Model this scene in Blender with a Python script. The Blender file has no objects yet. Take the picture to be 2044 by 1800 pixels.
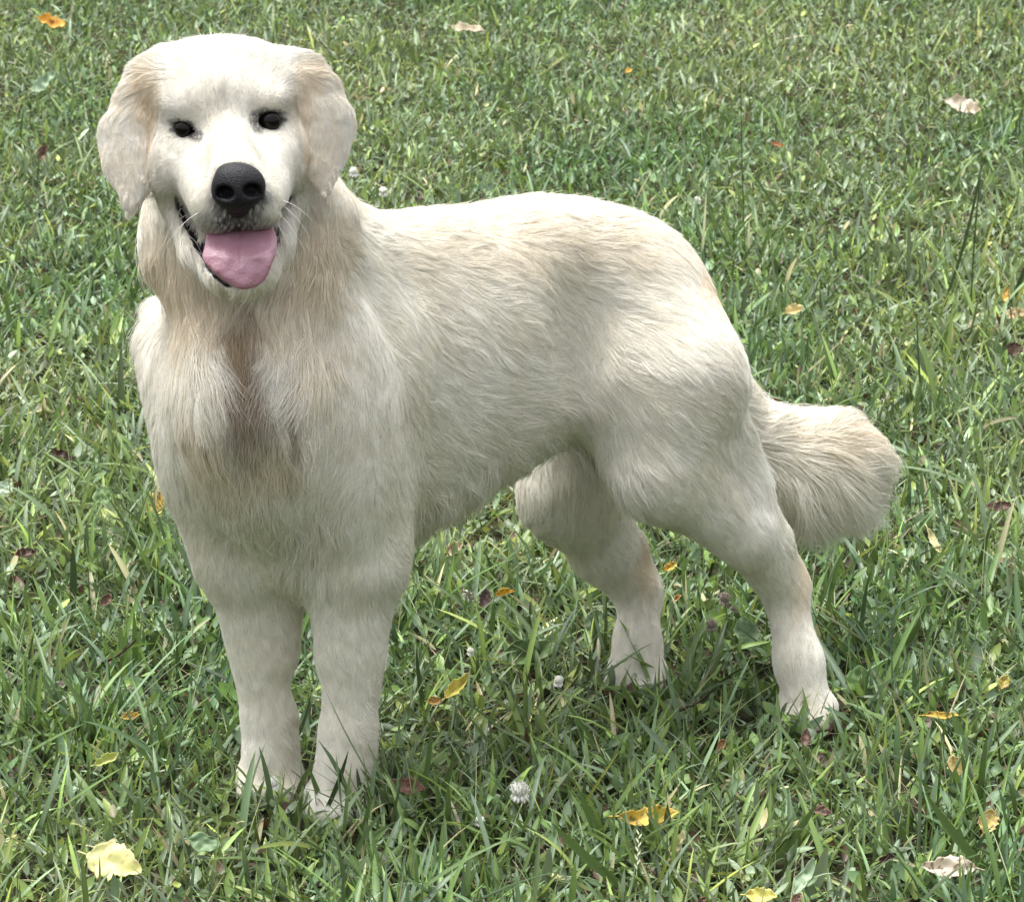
import bpy, math, random
import numpy as np
from mathutils import Vector, Matrix, kdtree
rng = np.random.default_rng(7); random.seed(7)
DEV_FUR = True; DEV_GRASS = True

# ------------------------------------------------------------------ camera, sky, sun, exposure
sc = bpy.context.scene
PITCH = math.radians(15.0); CAMZ = 1.5; FPX = 8700.0; PW, PH = 2044.0, 1800.0
cam = bpy.data.objects.new('camera', bpy.data.cameras.new('camera'))
sc.collection.objects.link(cam)
cam.location = (0, 0, CAMZ); cam.rotation_euler = (math.pi/2 - PITCH, 0, 0)
cam.data.sensor_width = 36; cam.data.lens = 36*FPX/PW; cam.data.clip_start = .1; cam.data.clip_end = 500
cam.data.dof.use_dof = True; cam.data.dof.focus_distance = 4.3; cam.data.dof.aperture_fstop = 40
sc.camera = cam
SUN_EL, SUN_AZ = math.radians(75), math.radians(-58)      # azimuth from +y (behind the dog), negative = left
w = bpy.data.worlds.new('World'); sc.world = w; w.use_nodes = True
nt = w.node_tree; bg = nt.nodes['Background']
sky = nt.nodes.new('ShaderNodeTexSky'); sky.sky_type = 'NISHITA'; sky.sun_disc = False
sky.sun_elevation = SUN_EL; sky.sun_rotation = SUN_AZ
sky.dust_density = 3; sky.air_density = 1.0
hs = nt.nodes.new('ShaderNodeHueSaturation'); hs.inputs['Saturation'].default_value = .22   # overcast: near-white cloud light
nt.links.new(sky.outputs[0], hs.inputs['Color'])
wt = nt.nodes.new('ShaderNodeTexCoord'); wx = nt.nodes.new('ShaderNodeSeparateXYZ'); wr = nt.nodes.new('ShaderNodeMapRange'); wm_ = nt.nodes.new('ShaderNodeVectorMath'); wm_.operation = 'SCALE'
nt.links.new(wt.outputs['Generated'], wx.inputs[0]); nt.links.new(wx.outputs['Z'], wr.inputs['Value']); wr.inputs['To Min'].default_value = .38; wr.inputs['To Max'].default_value = 1.6   # overcast: zenith brighter than horizon
nt.links.new(hs.outputs[0], wm_.inputs[0]); nt.links.new(wr.outputs[0], wm_.inputs['Scale']); nt.links.new(wm_.outputs[0], bg.inputs[0]); bg.inputs[1].default_value = .145
sl = bpy.data.lights.new('sun', 'SUN'); sl.energy = 1.15; sl.angle = math.radians(32); sl.color = (1, .97, .92)
so = bpy.data.objects.new('sun', sl); sc.collection.objects.link(so)
sd = Vector((math.sin(SUN_AZ)*math.cos(SUN_EL), math.cos(SUN_AZ)*math.cos(SUN_EL), math.sin(SUN_EL)))
so.rotation_euler = sd.to_track_quat('Z', 'Y').to_euler(); so.location = (0, 6, 6)
sc.view_settings.view_transform = 'Standard'; sc.view_settings.look = 'None'
sc.view_settings.exposure = 1.34; sc.view_settings.gamma = 1.0; sc.view_settings.use_curve_mapping = False
sc.cycles.max_bounces = 10; sc.cycles.diffuse_bounces = 8; sc.cycles.transmission_bounces = 4; sc.cycles.glossy_bounces = 3
sc.cycles.use_denoising = True
try: sc.cycles_curves.shape = 'RIBBONS'; sc.cycles_curves.subdivisions = 2
except Exception: pass

SP, CP = math.sin(PITCH), math.cos(PITCH)
def P(u, v, y):            # a measured image direction carried out to the real distance y
    xc = (u-1022)/FPX; yc = (900-v)/FPX; t = y/(CP+SP*yc)
    return np.array([t*xc, y, CAMZ + t*(-SP+CP*yc)])
def G(u, v, z=0.0):        # where that direction meets the ground
    xc = (u-1022)/FPX; yc = (900-v)/FPX; t = (z-CAMZ)/(-SP+CP*yc)
    return np.array([t*xc, t*(CP+SP*yc), z])
def px(n, y=4.3): return n*y*1.03/FPX

# ------------------------------------------------------------------ helpers
def link(o, parent=None):
    sc.collection.objects.link(o); o.parent = parent; return o
def tag(o, label=None, cat=None, group=None, kind=None):
    for k, v in (('label', label), ('category', cat), ('group', group), ('kind', kind)):
        if v: o[k] = v
    return o
def norm(v): v = np.asarray(v, float); return v/(np.linalg.norm(v, axis=-1, keepdims=True)+1e-12)
def noise3(p, scale, seed, n=9):   # smooth pseudo-noise, about -1..1
    r = np.random.default_rng(seed); d = norm(r.normal(size=(n, 3))); ph = r.uniform(0, 6.28, n); f = r.uniform(.6, 1.7, n)
    return sum(np.sin((p@d[i])*f[i]/scale*6.28+ph[i]) for i in range(n))/math.sqrt(n)*.9
def mesh_from(name, V, F, mat, smooth=True):
    me = bpy.data.meshes.new(name); V = np.asarray(V, np.float32); F = np.asarray(F, np.int32); k = F.shape[1]
    me.vertices.add(len(V)); me.vertices.foreach_set('co', V.ravel())
    me.loops.add(F.size); me.loops.foreach_set('vertex_index', F.ravel())
    me.polygons.add(len(F)); me.polygons.foreach_set('loop_start', np.arange(0, F.size, k, dtype=np.int32))
    me.polygons.foreach_set('loop_total', np.full(len(F), k, np.int32))
    me.update(calc_edges=True); me.validate()
    if smooth: me.polygons.foreach_set('use_smooth', np.ones(len(me.polygons), bool))
    if mat: me.materials.append(mat)
    return me
def mat(name, col=(.5, .5, .5), rough=.6, spec=.4, attr=None, **kw):
    m = bpy.data.materials.new(name); m.use_nodes = True; b = m.node_tree.nodes['Principled BSDF']
    b.inputs['Base Color'].default_value = (*col, 1); b.inputs['Roughness'].default_value = rough
    b.inputs['Specular IOR Level'].default_value = spec
    for k, v in kw.items(): b.inputs[k.replace('_', ' ')].default_value = v
    if attr:
        a = m.node_tree.nodes.new('ShaderNodeAttribute'); a.attribute_name = attr
        m.node_tree.links.new(a.outputs['Color'], b.inputs['Base Color'])
    return m

class Field:               # a signed distance field on a grid; shapes are blended into one skin
    def __init__(s, lo, hi, h):
        s.lo = np.array(lo, float); s.h = h; s.n = np.ceil((np.array(hi)-s.lo)/h).astype(int)+1
        s.f = np.full(s.n, .1, np.float32)
    def box(s, lo, hi):
        a = np.clip(np.floor((lo-s.lo)/s.h).astype(int), 0, s.n-1); b = np.clip(np.ceil((hi-s.lo)/s.h).astype(int)+1, 1, s.n)
        sl_ = tuple(slice(a[i], b[i]) for i in range(3))
        ax = [s.lo[i]+np.arange(a[i], b[i])*s.h for i in range(3)]
        return sl_, np.stack(np.meshgrid(*ax, indexing='ij'), -1).astype(np.float32)
    def mix(s, sl_, d, k, sub=False):
        a = s.f[sl_]; d = d.astype(np.float32)
        if sub:
            d = -d; hh = np.clip(.5-.5*(a-d)/k, 0, 1); s.f[sl_] = a*(1-hh)+d*hh+k*hh*(1-hh)
        else:
            hh = np.clip(.5+.5*(d-a)/k, 0, 1); s.f[sl_] = d*(1-hh)+a*hh-k*hh*(1-hh)
    def ell(s, c, r, R=np.eye(3), k=.02, sub=False):    # R rows = local axes
        c = np.array(c, float); r = np.array(r, float); m = max(r)+.03+k
        sl_, p = s.box(c-m, c+m); q = (p-c.astype(np.float32))@np.array(R, np.float32).T
        k0 = np.linalg.norm(q/r, axis=-1); k1 = np.linalg.norm(q/(r*r), axis=-1)+1e-6
        s.mix(sl_, k0*(k0-1)/k1, k, sub)
    def cap(s, a, b, ra, rb, k=.02, flat=None, fs=1.0, sub=False):   # tapered capsule, optionally squashed by fs along flat
        a = np.array(a, float); b = np.array(b, float); m = max(ra, rb)*max(1, fs)+.03+k
        sl_, p = s.box(np.minimum(a, b)-m, np.maximum(a, b)+m); p = p-a; ab = b-a
        t = np.clip((p@ab)/(ab@ab), 0, 1); q = p-t[..., None]*ab
        if flat is not None:
            n = norm(flat); qn = q@n; q = q+(qn/fs-qn)[..., None]*n
        s.mix(sl_, np.linalg.norm(q, axis=-1)-(ra+(rb-ra)*t), k, sub)
    def chain(s, pts, rs, k=.02, **kw):
        for i in range(len(pts)-1): s.cap(pts[i], pts[i+1], rs[i], rs[i+1], k, **kw)
    def surface(s):
        f = s.f; S = f < 0
        c = np.zeros(np.array(f.shape)-1, np.int8)
        offs = [(i, j, k) for i in (0, 1) for j in (0, 1) for k in (0, 1)]
        nx, ny, nz = c.shape
        for o in offs: c += S[o[0]:o[0]+nx, o[1]:o[1]+ny, o[2]:o[2]+nz]
        I = np.argwhere((c > 0) & (c < 8)); idx = np.full(c.shape, -1, np.int32); idx[tuple(I.T)] = np.arange(len(I))
        acc = np.zeros((len(I), 3)); cnt = np.zeros(len(I))
        for a in range(3):
            for o in offs:
                if o[a]: continue
                o2 = list(o); o2[a] = 1
                fa = f[tuple((I+o).T)]; fb = f[tuple((I+o2).T)]; m = (fa < 0) != (fb < 0)
                t = fa[m]/(fa[m]-fb[m]); q = np.array(o, float)+np.zeros((m.sum(), 3)); q[:, a] = t
                acc[m] += q; cnt[m] += 1
        V = s.lo+(I+acc/cnt[:, None])*s.h; F = []
        for a in range(3):
            b, d = (a+1) % 3, (a+2) % 3
            A = np.moveaxis(S, a, 0); E = np.argwhere(A[:-1] != A[1:])
            e = np.zeros_like(E); others = [x for x in range(3) if x != a]; e[:, a] = E[:, 0]
            e[:, others[0]] = E[:, 1]; e[:, others[1]] = E[:, 2]
            ok = (e[:, b] > 0) & (e[:, d] > 0) & (e[:, b] < c.shape[b]) & (e[:, d] < c.shape[d]); e = e[ok]
            def g(db, dd):
                q = e.copy(); q[:, b] += db; q[:, d] += dd; return idx[tuple(q.T)]
            Q = np.stack([g(-1, -1), g(0, -1), g(0, 0), g(-1, 0)], 1); inside = S[tuple(e.T)]
            Q[~inside] = Q[~inside][:, ::-1]; F.append(Q)
        F = np.concatenate(F); F = F[(F >= 0).all(1)]
        return V, F

# ------------------------------------------------------------------ DOG BODY
Y_FL, Y_FR, Y_RL, Y_RR = G(672, 1628)[1], G(538, 1592)[1], G(1612, 1452)[1], G(1272, 1380)[1]
B = Field((-.46, 3.86, -.01), (.42, 4.86, .86), .004)
CL = np.array([(-.262, 4.165), (-.222, 4.225), (-.155, 4.300), (-.065, 4.375), (.02, 4.43), (.092, 4.485), (.138, 4.522)])
TP = [.47, .548, .560, .578, .585, .565, .515]; BT = [.31, .282, .246, .268, .320, .348, .37]; HW = [.088, .108, .096, .100, .090, .086, .084]
ti = np.linspace(0, 6, 22)
def smooth(a):
    a = np.interp(ti, range(7), a); return np.convolve(np.pad(a, 2, 'edge'), np.array((1, 2, 3, 2, 1))/9, 'valid')
CX, CY, TP, BT, HW = smooth(CL[:, 0]), smooth(CL[:, 1]), smooth(TP), smooth(BT), smooth(HW)
for i in range(22):
    t = norm(np.array((CX[min(i+1, 21)]-CX[max(i-1, 0)], CY[min(i+1, 21)]-CY[max(i-1, 0)]))); e = (t[0], t[1], 0); l = (t[1], -t[0], 0)
    B.ell((CX[i], CY[i], (TP[i]+BT[i])/2), (.060, HW[i]-.002, (TP[i]-BT[i])/2-.002), (e, l, (0, 0, 1)), .02)
# neck and ruff
B.cap((-.20, 4.25, .47), P(462, 330, 4.215), .105, .070, .05)
B.cap((-.245, 4.185, .43), P(470, 560, 4.16), .085, .052, .05)
B.cap(P(560, 520, 4.22), P(500, 400, 4.19), .07, .07, .05)
B.ell(P(466, 470, 4.215), (.089, .07, .07), k=.04)
# shoulders and front legs
def foreleg(paw, sh, elbow, carp, past, y, toe):
    B.chain([P(*sh), P(*elbow)], [.060, .044], .04)
    B.chain([P(*elbow), P(*carp)], [.039, .0225], .03)
    B.chain([P(*carp), P(*past)], [.0225, .0225], .02)
    p = P(paw[0], paw[1], y); p[2] = .026
    B.chain([P(*past), p], [.022, .026], .02)
    fw = norm((toe, -1, 0)); sd_ = np.array((-fw[1], fw[0], 0))
    for i in (-1.5, -.5, .5, 1.5):
        q = p+sd_*i*.014; tip = q+fw*(.036-.006*abs(i))+np.array((0, 0, -.013)); B.cap(q+(0, 0, -.002), tip, .0125, .0115, .008)
foreleg((676, 1600), (690, 800, 4.21), (716, 1105, Y_FL+.035), (692, 1465, Y_FL+.012), (682, 1540, Y_FL+.004), Y_FL, -.02)
foreleg((538, 1565), (414, 735, 4.26), (480, 1090, Y_FR+.02), (536, 1435, Y_FR+.01), (538, 1510, Y_FR+.004), Y_FR, .06)
B.ell(P(692, 850, 4.162), (.049, .05, .130), k=.010); B.cap(P(640, 430, 4.175), P(618, 600, 4.165), .030, .034, .03)
B.cap(P(690, 512, 4.27), P(840, 512, 4.35), .033, .028, .06)
B.ell(P(430, 890, 4.24), (.047, .06, .08), k=.04)
B.cap(P(500, 800, 4.13), P(600, 1110, 4.20), .07, .03, .05); B.cap(P(595, 1090, 4.20), P(612, 1158, 4.225), .034, .018, .02)     # breast keel
B.cap(P(762, 1075, Y_FL+.07), P(742, 1120, Y_FL+.06), .022, .020, .02)   # point of elbow
B.cap(P(338, 640, 4.32), P(414, 735, 4.26), .018, .055, .04)
B.cap(P(552, 1120, Y_FR+.015), P(553, 1300, Y_FR+.012), .028, .021, .02); B.cap(P(688, 1130, Y_FL+.03), P(690, 1300, Y_FL+.02), .034, .026, .02)
B.ell(P(1175, 660, 4.36), (.035, .022, .075), (norm((.81, .59, 0)), norm((.59, -.81, 0)), (0, 0, 1)), .04, True)   # hollow of the flank
# hind legs
def hind(hip, thigh, knee, shin, hock, mid, paw, y, toe, r=(.09, .095, .062, .042, .0235, .022)):
    B.cap(P(*hip), P(*thigh), r[0], r[1], .05); B.cap(P(*thigh), P(*knee), r[1], r[2], .04)
    B.cap(P(*knee), P(*shin), r[2], r[3], .03); B.cap(P(*shin), P(*hock), r[3], r[4], .02)
    B.cap(P(*hock), P(*mid), r[4]*.95, r[5], .015)
    p = P(paw[0], paw[1], y); p[2] = .026; B.cap(P(*mid), p, r[5], .025, .02)
    fw = norm((toe, -1, 0)); sd_ = np.array((-fw[1], fw[0], 0))
    for i in (-1.5, -.5, .5, 1.5):
        q = p+sd_*i*.0135; tip = q+fw*(.034-.006*abs(i))+np.array((0, 0, -.013)); B.cap(q, tip, .012, .011, .008)
hind((1240, 612, 4.50), (1325, 770, 4.44), (1320, 930, 4.41), (1486, 1066, 4.44), (1568, 1185, Y_RL+.045), (1594, 1320, Y_RL+.015), (1612, 1425), Y_RL, -.35, r=(.080, .079, .050, .029, .0215, .0215))
B.chain([P(1440, 880, 4.45), P(1485, 975, 4.455), P(1545, 1075, 4.475), P(1590, 1160, 4.52)], [.034, .023, .0125, .0125], .02)   # tendon and point of hock
hind((1180, 620, 4.62), (1160, 850, 4.61), (1135, 985, 4.56), (1205, 1100, 4.60), (1276, 1190, Y_RR+.05), (1272, 1290, Y_RR+.015), (1272, 1355), Y_RR, -.25, r=(.074, .066, .046, .031, .0220, .0220))
B.chain([P(1200, 1010, 4.60), P(1258, 1090, 4.63), P(1296, 1165, 4.66)], [.022, .0125, .0125], .02)
# tail
B.chain([P(1310, 540, 4.56), P(1362, 650, 4.60), P(1432, 790, 4.64), P(1540, 900, 4.66), P(1630, 910, 4.67), P(1692, 918, 4.67)], [.03, .03, .028, .034, .037, .030], .03)
B.cap(P(1580, 950, 4.665), P(1665, 955, 4.67), .034, .034, .03)
# head
roll = math.radians(5.2); yaw = math.radians(3)
hz = np.array((math.sin(roll), 0, math.cos(roll))); hf = norm(np.array((math.sin(yaw), -math.cos(yaw), .02))); hx = np.cross(hz, -hf); hx = norm(hx); hf = np.cross(hz, hx)*-1
hf = norm(hf) if hf[1] < 0 else -norm(hf)
RH = (hx, hf, hz)
def he(u, v, y, r, k=.015, sub=False): B.ell(P(u, v, y), r, RH, k, sub)
he(447, 190, 4.170, (.073, .085, .053), .02)
B.cap(P(405, 158, 4.165), P(492, 152, 4.165), .027, .027, .02)
he(455, 270, 4.165, (.071, .075, .055), .02)
he(378, 210, 4.117, (.023, .022, .013), .014); he(528, 196, 4.117, (.023, .022, .013), .014)
B.cap(P(448, 150, 4.088), P(454, 245, 4.082), -.001, .006, .014, sub=True)
he(455, 345, 4.155, (.066, .06, .04), .02)
he(352, 325, 4.130, (.026, .045, .036), .02); he(564, 310, 4.130, (.024, .045, .036), .02)
B.cap(P(455, 262, 4.115), P(470, 345, 4.025), .027, .021, .02)
B.cap(P(410, 335, 4.10), P(437, 408, 4.030), .030, .027, .015)
B.cap(P(530, 325, 4.10), P(512, 400, 4.030), .030, .027, .015)
he(371, 258, 4.100, (.0135, .010, .0080), .006, True); he(538, 243, 4.100, (.0135, .010, .0080), .006, True)
B.cap(P(455, 450, 4.15), P(468, 530, 4.075), .036, .022, .02)        # lower jaw
B.chain([P(350, 412, 4.128), P(392, 500, 4.078), P(440, 552, 4.044), P(478, 566, 4.036), P(520, 552, 4.044), P(552, 490, 4.080), P(578, 406, 4.128)], [.012, .0105, .0095, .009, .0095, .0105, .012], .014)   # mandible
he(470, 482, 4.045, (.031, .05, .013), .006, True)                 # open mouth
B.cap(P(460, 490, 4.06), P(480, 548, 4.03), .022, .012, .006, sub=True)
B.cap(P(330, 168, 4.160), P(280, 228, 4.160), .018, .013, .03); B.cap(P(568, 160, 4.160), P(624, 208, 4.160), .018, .013, .03)
B.cap(P(690, 930, 4.182), P(708, 1110, Y_FL+.022), .046, .038, .03); B.cap(P(452, 930, 4.225), P(490, 1110, Y_FR+.01), .046, .038, .03)
# ears: each leather is blended on its own first, then joined softly at the skull and cleanly lower down
for sgn, pts in ((-1, [(330, 165, 4.172, .020), (303, 185, 4.152, .020), (276, 225, 4.143, .0220), (250, 276, 4.135, .0240), (250, 330, 4.126, .0185), (264, 374, 4.117, .0105), (256, 410, 4.110, .0045)]),
                 (1, [(568, 158, 4.174, .018), (600, 168, 4.154, .019), (630, 200, 4.145, .0220), (655, 250, 4.138, .0230), (650, 308, 4.129, .0170), (643, 350, 4.120, .0100), (652, 390, 4.113, .0045)])):
    n = norm(np.array((sgn*.35, -1, .05))); pp = [P(*q[:3]) for q in pts]; arr = np.array(pp)
    sl_, gpt = B.box(arr.min(0)-.07, arr.max(0)+.07)
    E_ = Field(gpt[0, 0, 0], gpt[-1, -1, -1], B.h); E_.f = np.full(gpt.shape[:3], .1, np.float32); E_.n = np.array(E_.f.shape)
    for i in range(6): E_.cap(pp[i], pp[i+1], pts[i][3], pts[i+1][3], .022, flat=n, fs=.24)
    zc_ = pp[2][2]; tk = np.clip((gpt[..., 2]-(zc_-.045))/.07, 0, 1); B.mix(sl_, E_.f, .006+.022*tk*tk)
for u_, v0_, v1_ in ((299, 215, 335), (606, 200, 325)): B.cap(P(u_, v0_, 4.105), P(u_, v1_, 4.098), .004, .006, .006, sub=True)
from mathutils.bvhtree import BVHTree
CAM = np.array((0, 0, CAMZ)); RGT = np.array((1., 0, 0)); UPV = np.array((0, SP, CP)); FWV = np.array((0, CP, -SP))
BV, BF = B.surface(); bvh = BVHTree.FromPolygons(BV.tolist(), BF.tolist())
def hit(u, v):
    d = norm(FWV+RGT*(u-1022)/FPX+UPV*(900-v)/FPX); h = bvh.ray_cast(Vector(CAM), Vector(d))
    if h[0] is None: h = bvh.find_nearest(Vector(CAM+d*4.45))
    n = np.array(h[1]); n = n if n@d < 0 else -n
    return np.array(h[0]), n, d
def resample(pts, step=.002):
    out = []
    for a, b in zip(pts, pts[1:]):
        k = max(2, int(np.linalg.norm(b-a)/step)); out += [a+(b-a)*i/k for i in range(k)]
    return out+[pts[-1]]
# the open corners of the mouth: a slot cut between upper lip and jaw, widest half way down
SLOT_PX = [(352, 390, .0030), (361, 410, .0044), (371, 430, .0056), (382, 450, .0066), (391, 470, .0072), (399, 488, .0068), (407, 508, .0054), (419, 530, .0042), (436, 550, .0032), (454, 564, .0022)]
SLOT_PR = [(578, 386, .0046), (572, 400, .0044), (564, 418, .0028), (557, 438, .0022)]; SLOT_PB = [(552, 455, .0024), (550, 468, .0042), (547, 482, .0044)]
SLOTS, SLR = [], []
for row in (SLOT_PX, SLOT_PR, SLOT_PB):
    q = [hit(u, v)[0] for u, v, _ in row]; ys = np.array([a_[1] for a_ in q]); 
    for a_, b_, (_, _, ra), (_, _, rb) in zip(q, q[1:], row, row[1:]):
        for k in range(6): SLOTS.append(a_+(b_-a_)*k/6); SLR.append(ra+(rb-ra)*k/6)
        B.cap(a_+(0, -.002, 0), b_+(0, -.002, 0), ra, rb, .003, sub=True); B.cap(a_+(0, .006, 0), b_+(0, .006, 0), ra*.9, rb*.9, .003, sub=True)
SLOTS, SLR = np.array(SLOTS), np.array(SLR)
BV, BF = B.surface()

HEADC = P(455, 280, 4.12)
def ell_d(p, c, r, R=RH):            # normalised distance to a patch: 1 at its rim
    return np.linalg.norm(((p-np.asarray(c))@np.array(R).T)/np.array(r), axis=-1)
def sst(x, a, b):
    t = np.clip((x-a)/(b-a), 0, 1); return t*t*(3-2*t)
def coat_colour(p):                  # the coat's own markings, plus painted shade and a dimmed head
    n1 = noise3(p, .09, 3)[:, None]; c = np.array((.885, .855, .775))+n1*np.array((.015, .02, .03))
    def blend(c, col, m): return c*(1-m[:, None])+np.array(col)*m[:, None]
    tan = (.80, .67, .48)
    for (u, v, y, r, a) in ((478, 690, 4.08, (.022, .09, .062), 1.), (500, 800, 4.08, (.028, .09, .06), .7), (400, 870, 4.08, (.035, .08, .05), .35), (540, 900, 4.08, (.035, .08, .05), .4), (430, 940, 4.1, (.05, .08, .05), .3), (580, 830, 4.1, (.008, .08, .045), .75), (480, 670, 4.08, (.016, .09, .03), .95)):  # brown chest stain, its core deepened with painted shadow under the head
        c = blend(c, (.33, .235, .14) if a > .6 else tan, a*(1-sst(ell_d(p, P(u, v, y), r), .3, 1.1)))  # the thin strip among these paints the shade of the chest crease
    for (u, v, y, r, a) in ((1400, 560, 4.5, (.03, .1, .06), .6), (1640, 860, 4.64, (.09, .1, .035), .25), (1700, 900, 4.62, (.06, .1, .025), .2), (1590, 1150, 4.5, (.02, .06, .06), .5), (1290, 1120, 4.6, (.02, .06, .05), .6),
                           (300, 190, 4.12, (.016, .05, .06), .75), (605, 170, 4.12, (.018, .05, .06), .75), (297, 285, 4.1, (.006, .06, .045), .8), (609, 280, 4.1, (.006, .06, .045), .8), (240, 330, 4.1, (.035, .05, .04), .35), (650, 290, 4.1, (.03, .05, .06), .45), (450, 100, 4.1, (.012, .05, .03), .35),  # tan ears; the narrow strips also paint shade into the ear creases
                           (620, 500, 4.15, (.05, .1, .07), .55), (350, 540, 4.15, (.07, .1, .08), .55), (470, 620, 4.1, (.10, .1, .05), .4), (640, 720, 4.1, (.05, .1, .06), .2), (1000, 470, 4.4, (.3, .2, .05), .22)):  # neck tan also paints in the warm tone of its shadows
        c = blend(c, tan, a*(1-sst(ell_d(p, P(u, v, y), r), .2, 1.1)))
    sp = np.clip(.8+.5*noise3(p, .004, 51), 0, 1.1)
    c = blend(c, (.085, .08, .085), .97*sp*(1-sst(ell_d(p, P(476, 395, 3.995), (.037, .03, .028)), .55, 1.12)))      # grey muzzle
    c = blend(c, (.08, .075, .08), .95*sp*(1-sst(ell_d(p, P(474, 448, 4.005), (.041, .04, .019)), .3, 1.2)))
    sk = np.clip(.75+.6*noise3(p, .0035, 52), 0, 1)
    for (u, v, r, a) in ((371, 257, (.0128, .03, .0082), .97), (538, 242, (.0128, .03, .0082), .97), (396, 264, (.010, .03, .008), .75), (512, 240, (.010, .03, .012), .8), (366, 243, (.013, .03, .0035), .7), (545, 227, (.013, .03, .004), .75), (528, 224, (.006, .03, .006), .6), (352, 264, (.006, .03, .003), .8), (560, 243, (.006, .03, .004), .8)):
        c = blend(c, (.04, .032, .03), (a if a > .9 else a*sk)*(1-sst(ell_d(p, P(u, v, 4.10), r), .72, 1.12)))
    hd = 1-sst(np.linalg.norm(p-HEADC, axis=-1), .10, .13); c = c*(1-.10*hd[:, None])  # head coat darkened to offset the strong light on it
    c = blend(c, (.10, .09, .095), .8*sp*(1-sst(ell_d(p, P(475, 440, 4.0), (.012, .03, .012)), .4, 1.2)))
    return np.clip(c, 0, 1)
LIP_J = [hit(u, v)[0] for u, v in ((402, 506), (414, 528), (430, 550), (452, 567), (476, 573))]
LIP_M = [hit(*q)[0] for q in ((426, 470), (450, 463), (474, 452), (500, 459), (522, 463))]
LIPS = np.array(resample(LIP_J)+resample(LIP_M))
def mouth_mask(p):                   # lips and the inside of the mouth: bare and black
    m = 1-sst(ell_d(p, P(470, 482, 4.045), (.037, .05, .0135)), .9, 1.1)
    near = np.linalg.norm(p-HEADC, axis=1) < .2; dd = np.sqrt(((p[near][:, None]-LIPS[None])**2).sum(-1)).min(1)
    m[near] = np.maximum(m[near], 1-sst(dd, .0022, .0036))
    q = p[near][:, None]-SLOTS[None]; q[..., 1] *= .45; ds_ = (np.sqrt((q**2).sum(-1))-SLR[None]).min(1); m[near] = np.maximum(m[near], 1-sst(ds_, .0004, .0016))
    return m
fur_skin = mat('pale_skin_coat', (.72, .66, .55), .75, .15, attr='col')
dog = bpy.data.objects.new('dog', None); dog.location = (-.02, 4.36, 0); link(dog)
tag(dog, 'cream white golden retriever standing in the grass with its tongue out', 'dog')
def part(name, me, parent, loc=None):
    o = bpy.data.objects.new(name, me); link(o, parent)
    if parent is dog: o.matrix_parent_inverse = Matrix.Translation(-dog.location)
    return o
body = part('body', mesh_from('body', BV, BF, fur_skin), dog)
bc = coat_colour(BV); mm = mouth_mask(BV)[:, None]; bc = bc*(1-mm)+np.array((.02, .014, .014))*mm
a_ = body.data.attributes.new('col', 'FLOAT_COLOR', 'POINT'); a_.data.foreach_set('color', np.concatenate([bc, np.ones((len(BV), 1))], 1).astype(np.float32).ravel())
print('body verts', len(BV))

def sdf_part(name, lo, hi, h, fn, m, parent=dog, post=None):
    F_ = Field(lo, hi, h); fn(F_); v, f = F_.surface(); v = post(v) if post else v; return part(name, mesh_from(name, v, f, m), parent)

nose_m = mat('nose_leather', (.011, .010, .012), .5, .25)
t_ = nose_m.node_tree; nz = t_.nodes.new('ShaderNodeTexVoronoi'); nz.inputs['Scale'].default_value = 620
bp = t_.nodes.new('ShaderNodeBump'); bp.inputs['Strength'].default_value = .7; bp.inputs['Distance'].default_value = .0008
tc = t_.nodes.new('ShaderNodeTexCoord'); t_.links.new(tc.outputs['Object'], nz.inputs['Vector']); t_.links.new(nz.outputs[0], bp.inputs['Height']); t_.links.new(bp.outputs[0], t_.nodes['Principled BSDF'].inputs['Normal'])
def nose_fn(N):
    c = P(475, 370, 3.996)
    N.ell(c, (.0220, .0145, .0175), RH, .008); N.ell(P(474, 348, 4.008), (.0200, .018, .011), RH, .01)
    for u, v in ((450, 379), (502, 374)): N.ell(P(u, v, 4.0), (.0132, .0135, .0150), RH, .006)
    N.cap(P(475, 392, 3.997), P(476, 414, 4.002), .0175, .0105, .01)
    for s_, u, v in ((-1, 450, 385), (1, 503, 381)):
        N.ell(P(u, v, 3.984), (.0082, .013, .0060), RH, .004, True)
        N.cap(P(u, v, 3.982), P(u+s_*14, v+6, 3.992), .003, .002, .003, sub=True)
    N.cap(P(476, 392, 3.976), P(476, 432, 3.982), .0012, .0012, .003, sub=True)
c0 = P(475, 375, 4.0)
sdf_part('nose', c0-.045, c0+.045, .0011, nose_fn, nose_m)
eye_m = mat('dark_eye', (.006, .004, .003), .10, .2); lid_m = mat('eye_rim', (.012, .010, .010), .45, .4)
EYES = ((371, 257, -1), (538, 242, 1))
def eye_ring(u, v, sg):              # almond opening lying on the eyeball
    c = P(u, v, 4.1035); R_ = .0112; out = []
    for a in np.linspace(0, 2*math.pi, 40, endpoint=False):
        x = .0107*math.cos(a); z = (.0043 if math.sin(a) > 0 else .0038)*math.sin(a)*(1-.25*math.cos(a)**4)+(-.0012*math.cos(a)*sg if True else 0)
        y = math.sqrt(max(R_*R_-x*x-z*z, 1e-6)); out.append(c+hx*x+hz*z+np.array((0, -1, .08))*y)
    return out
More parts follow.
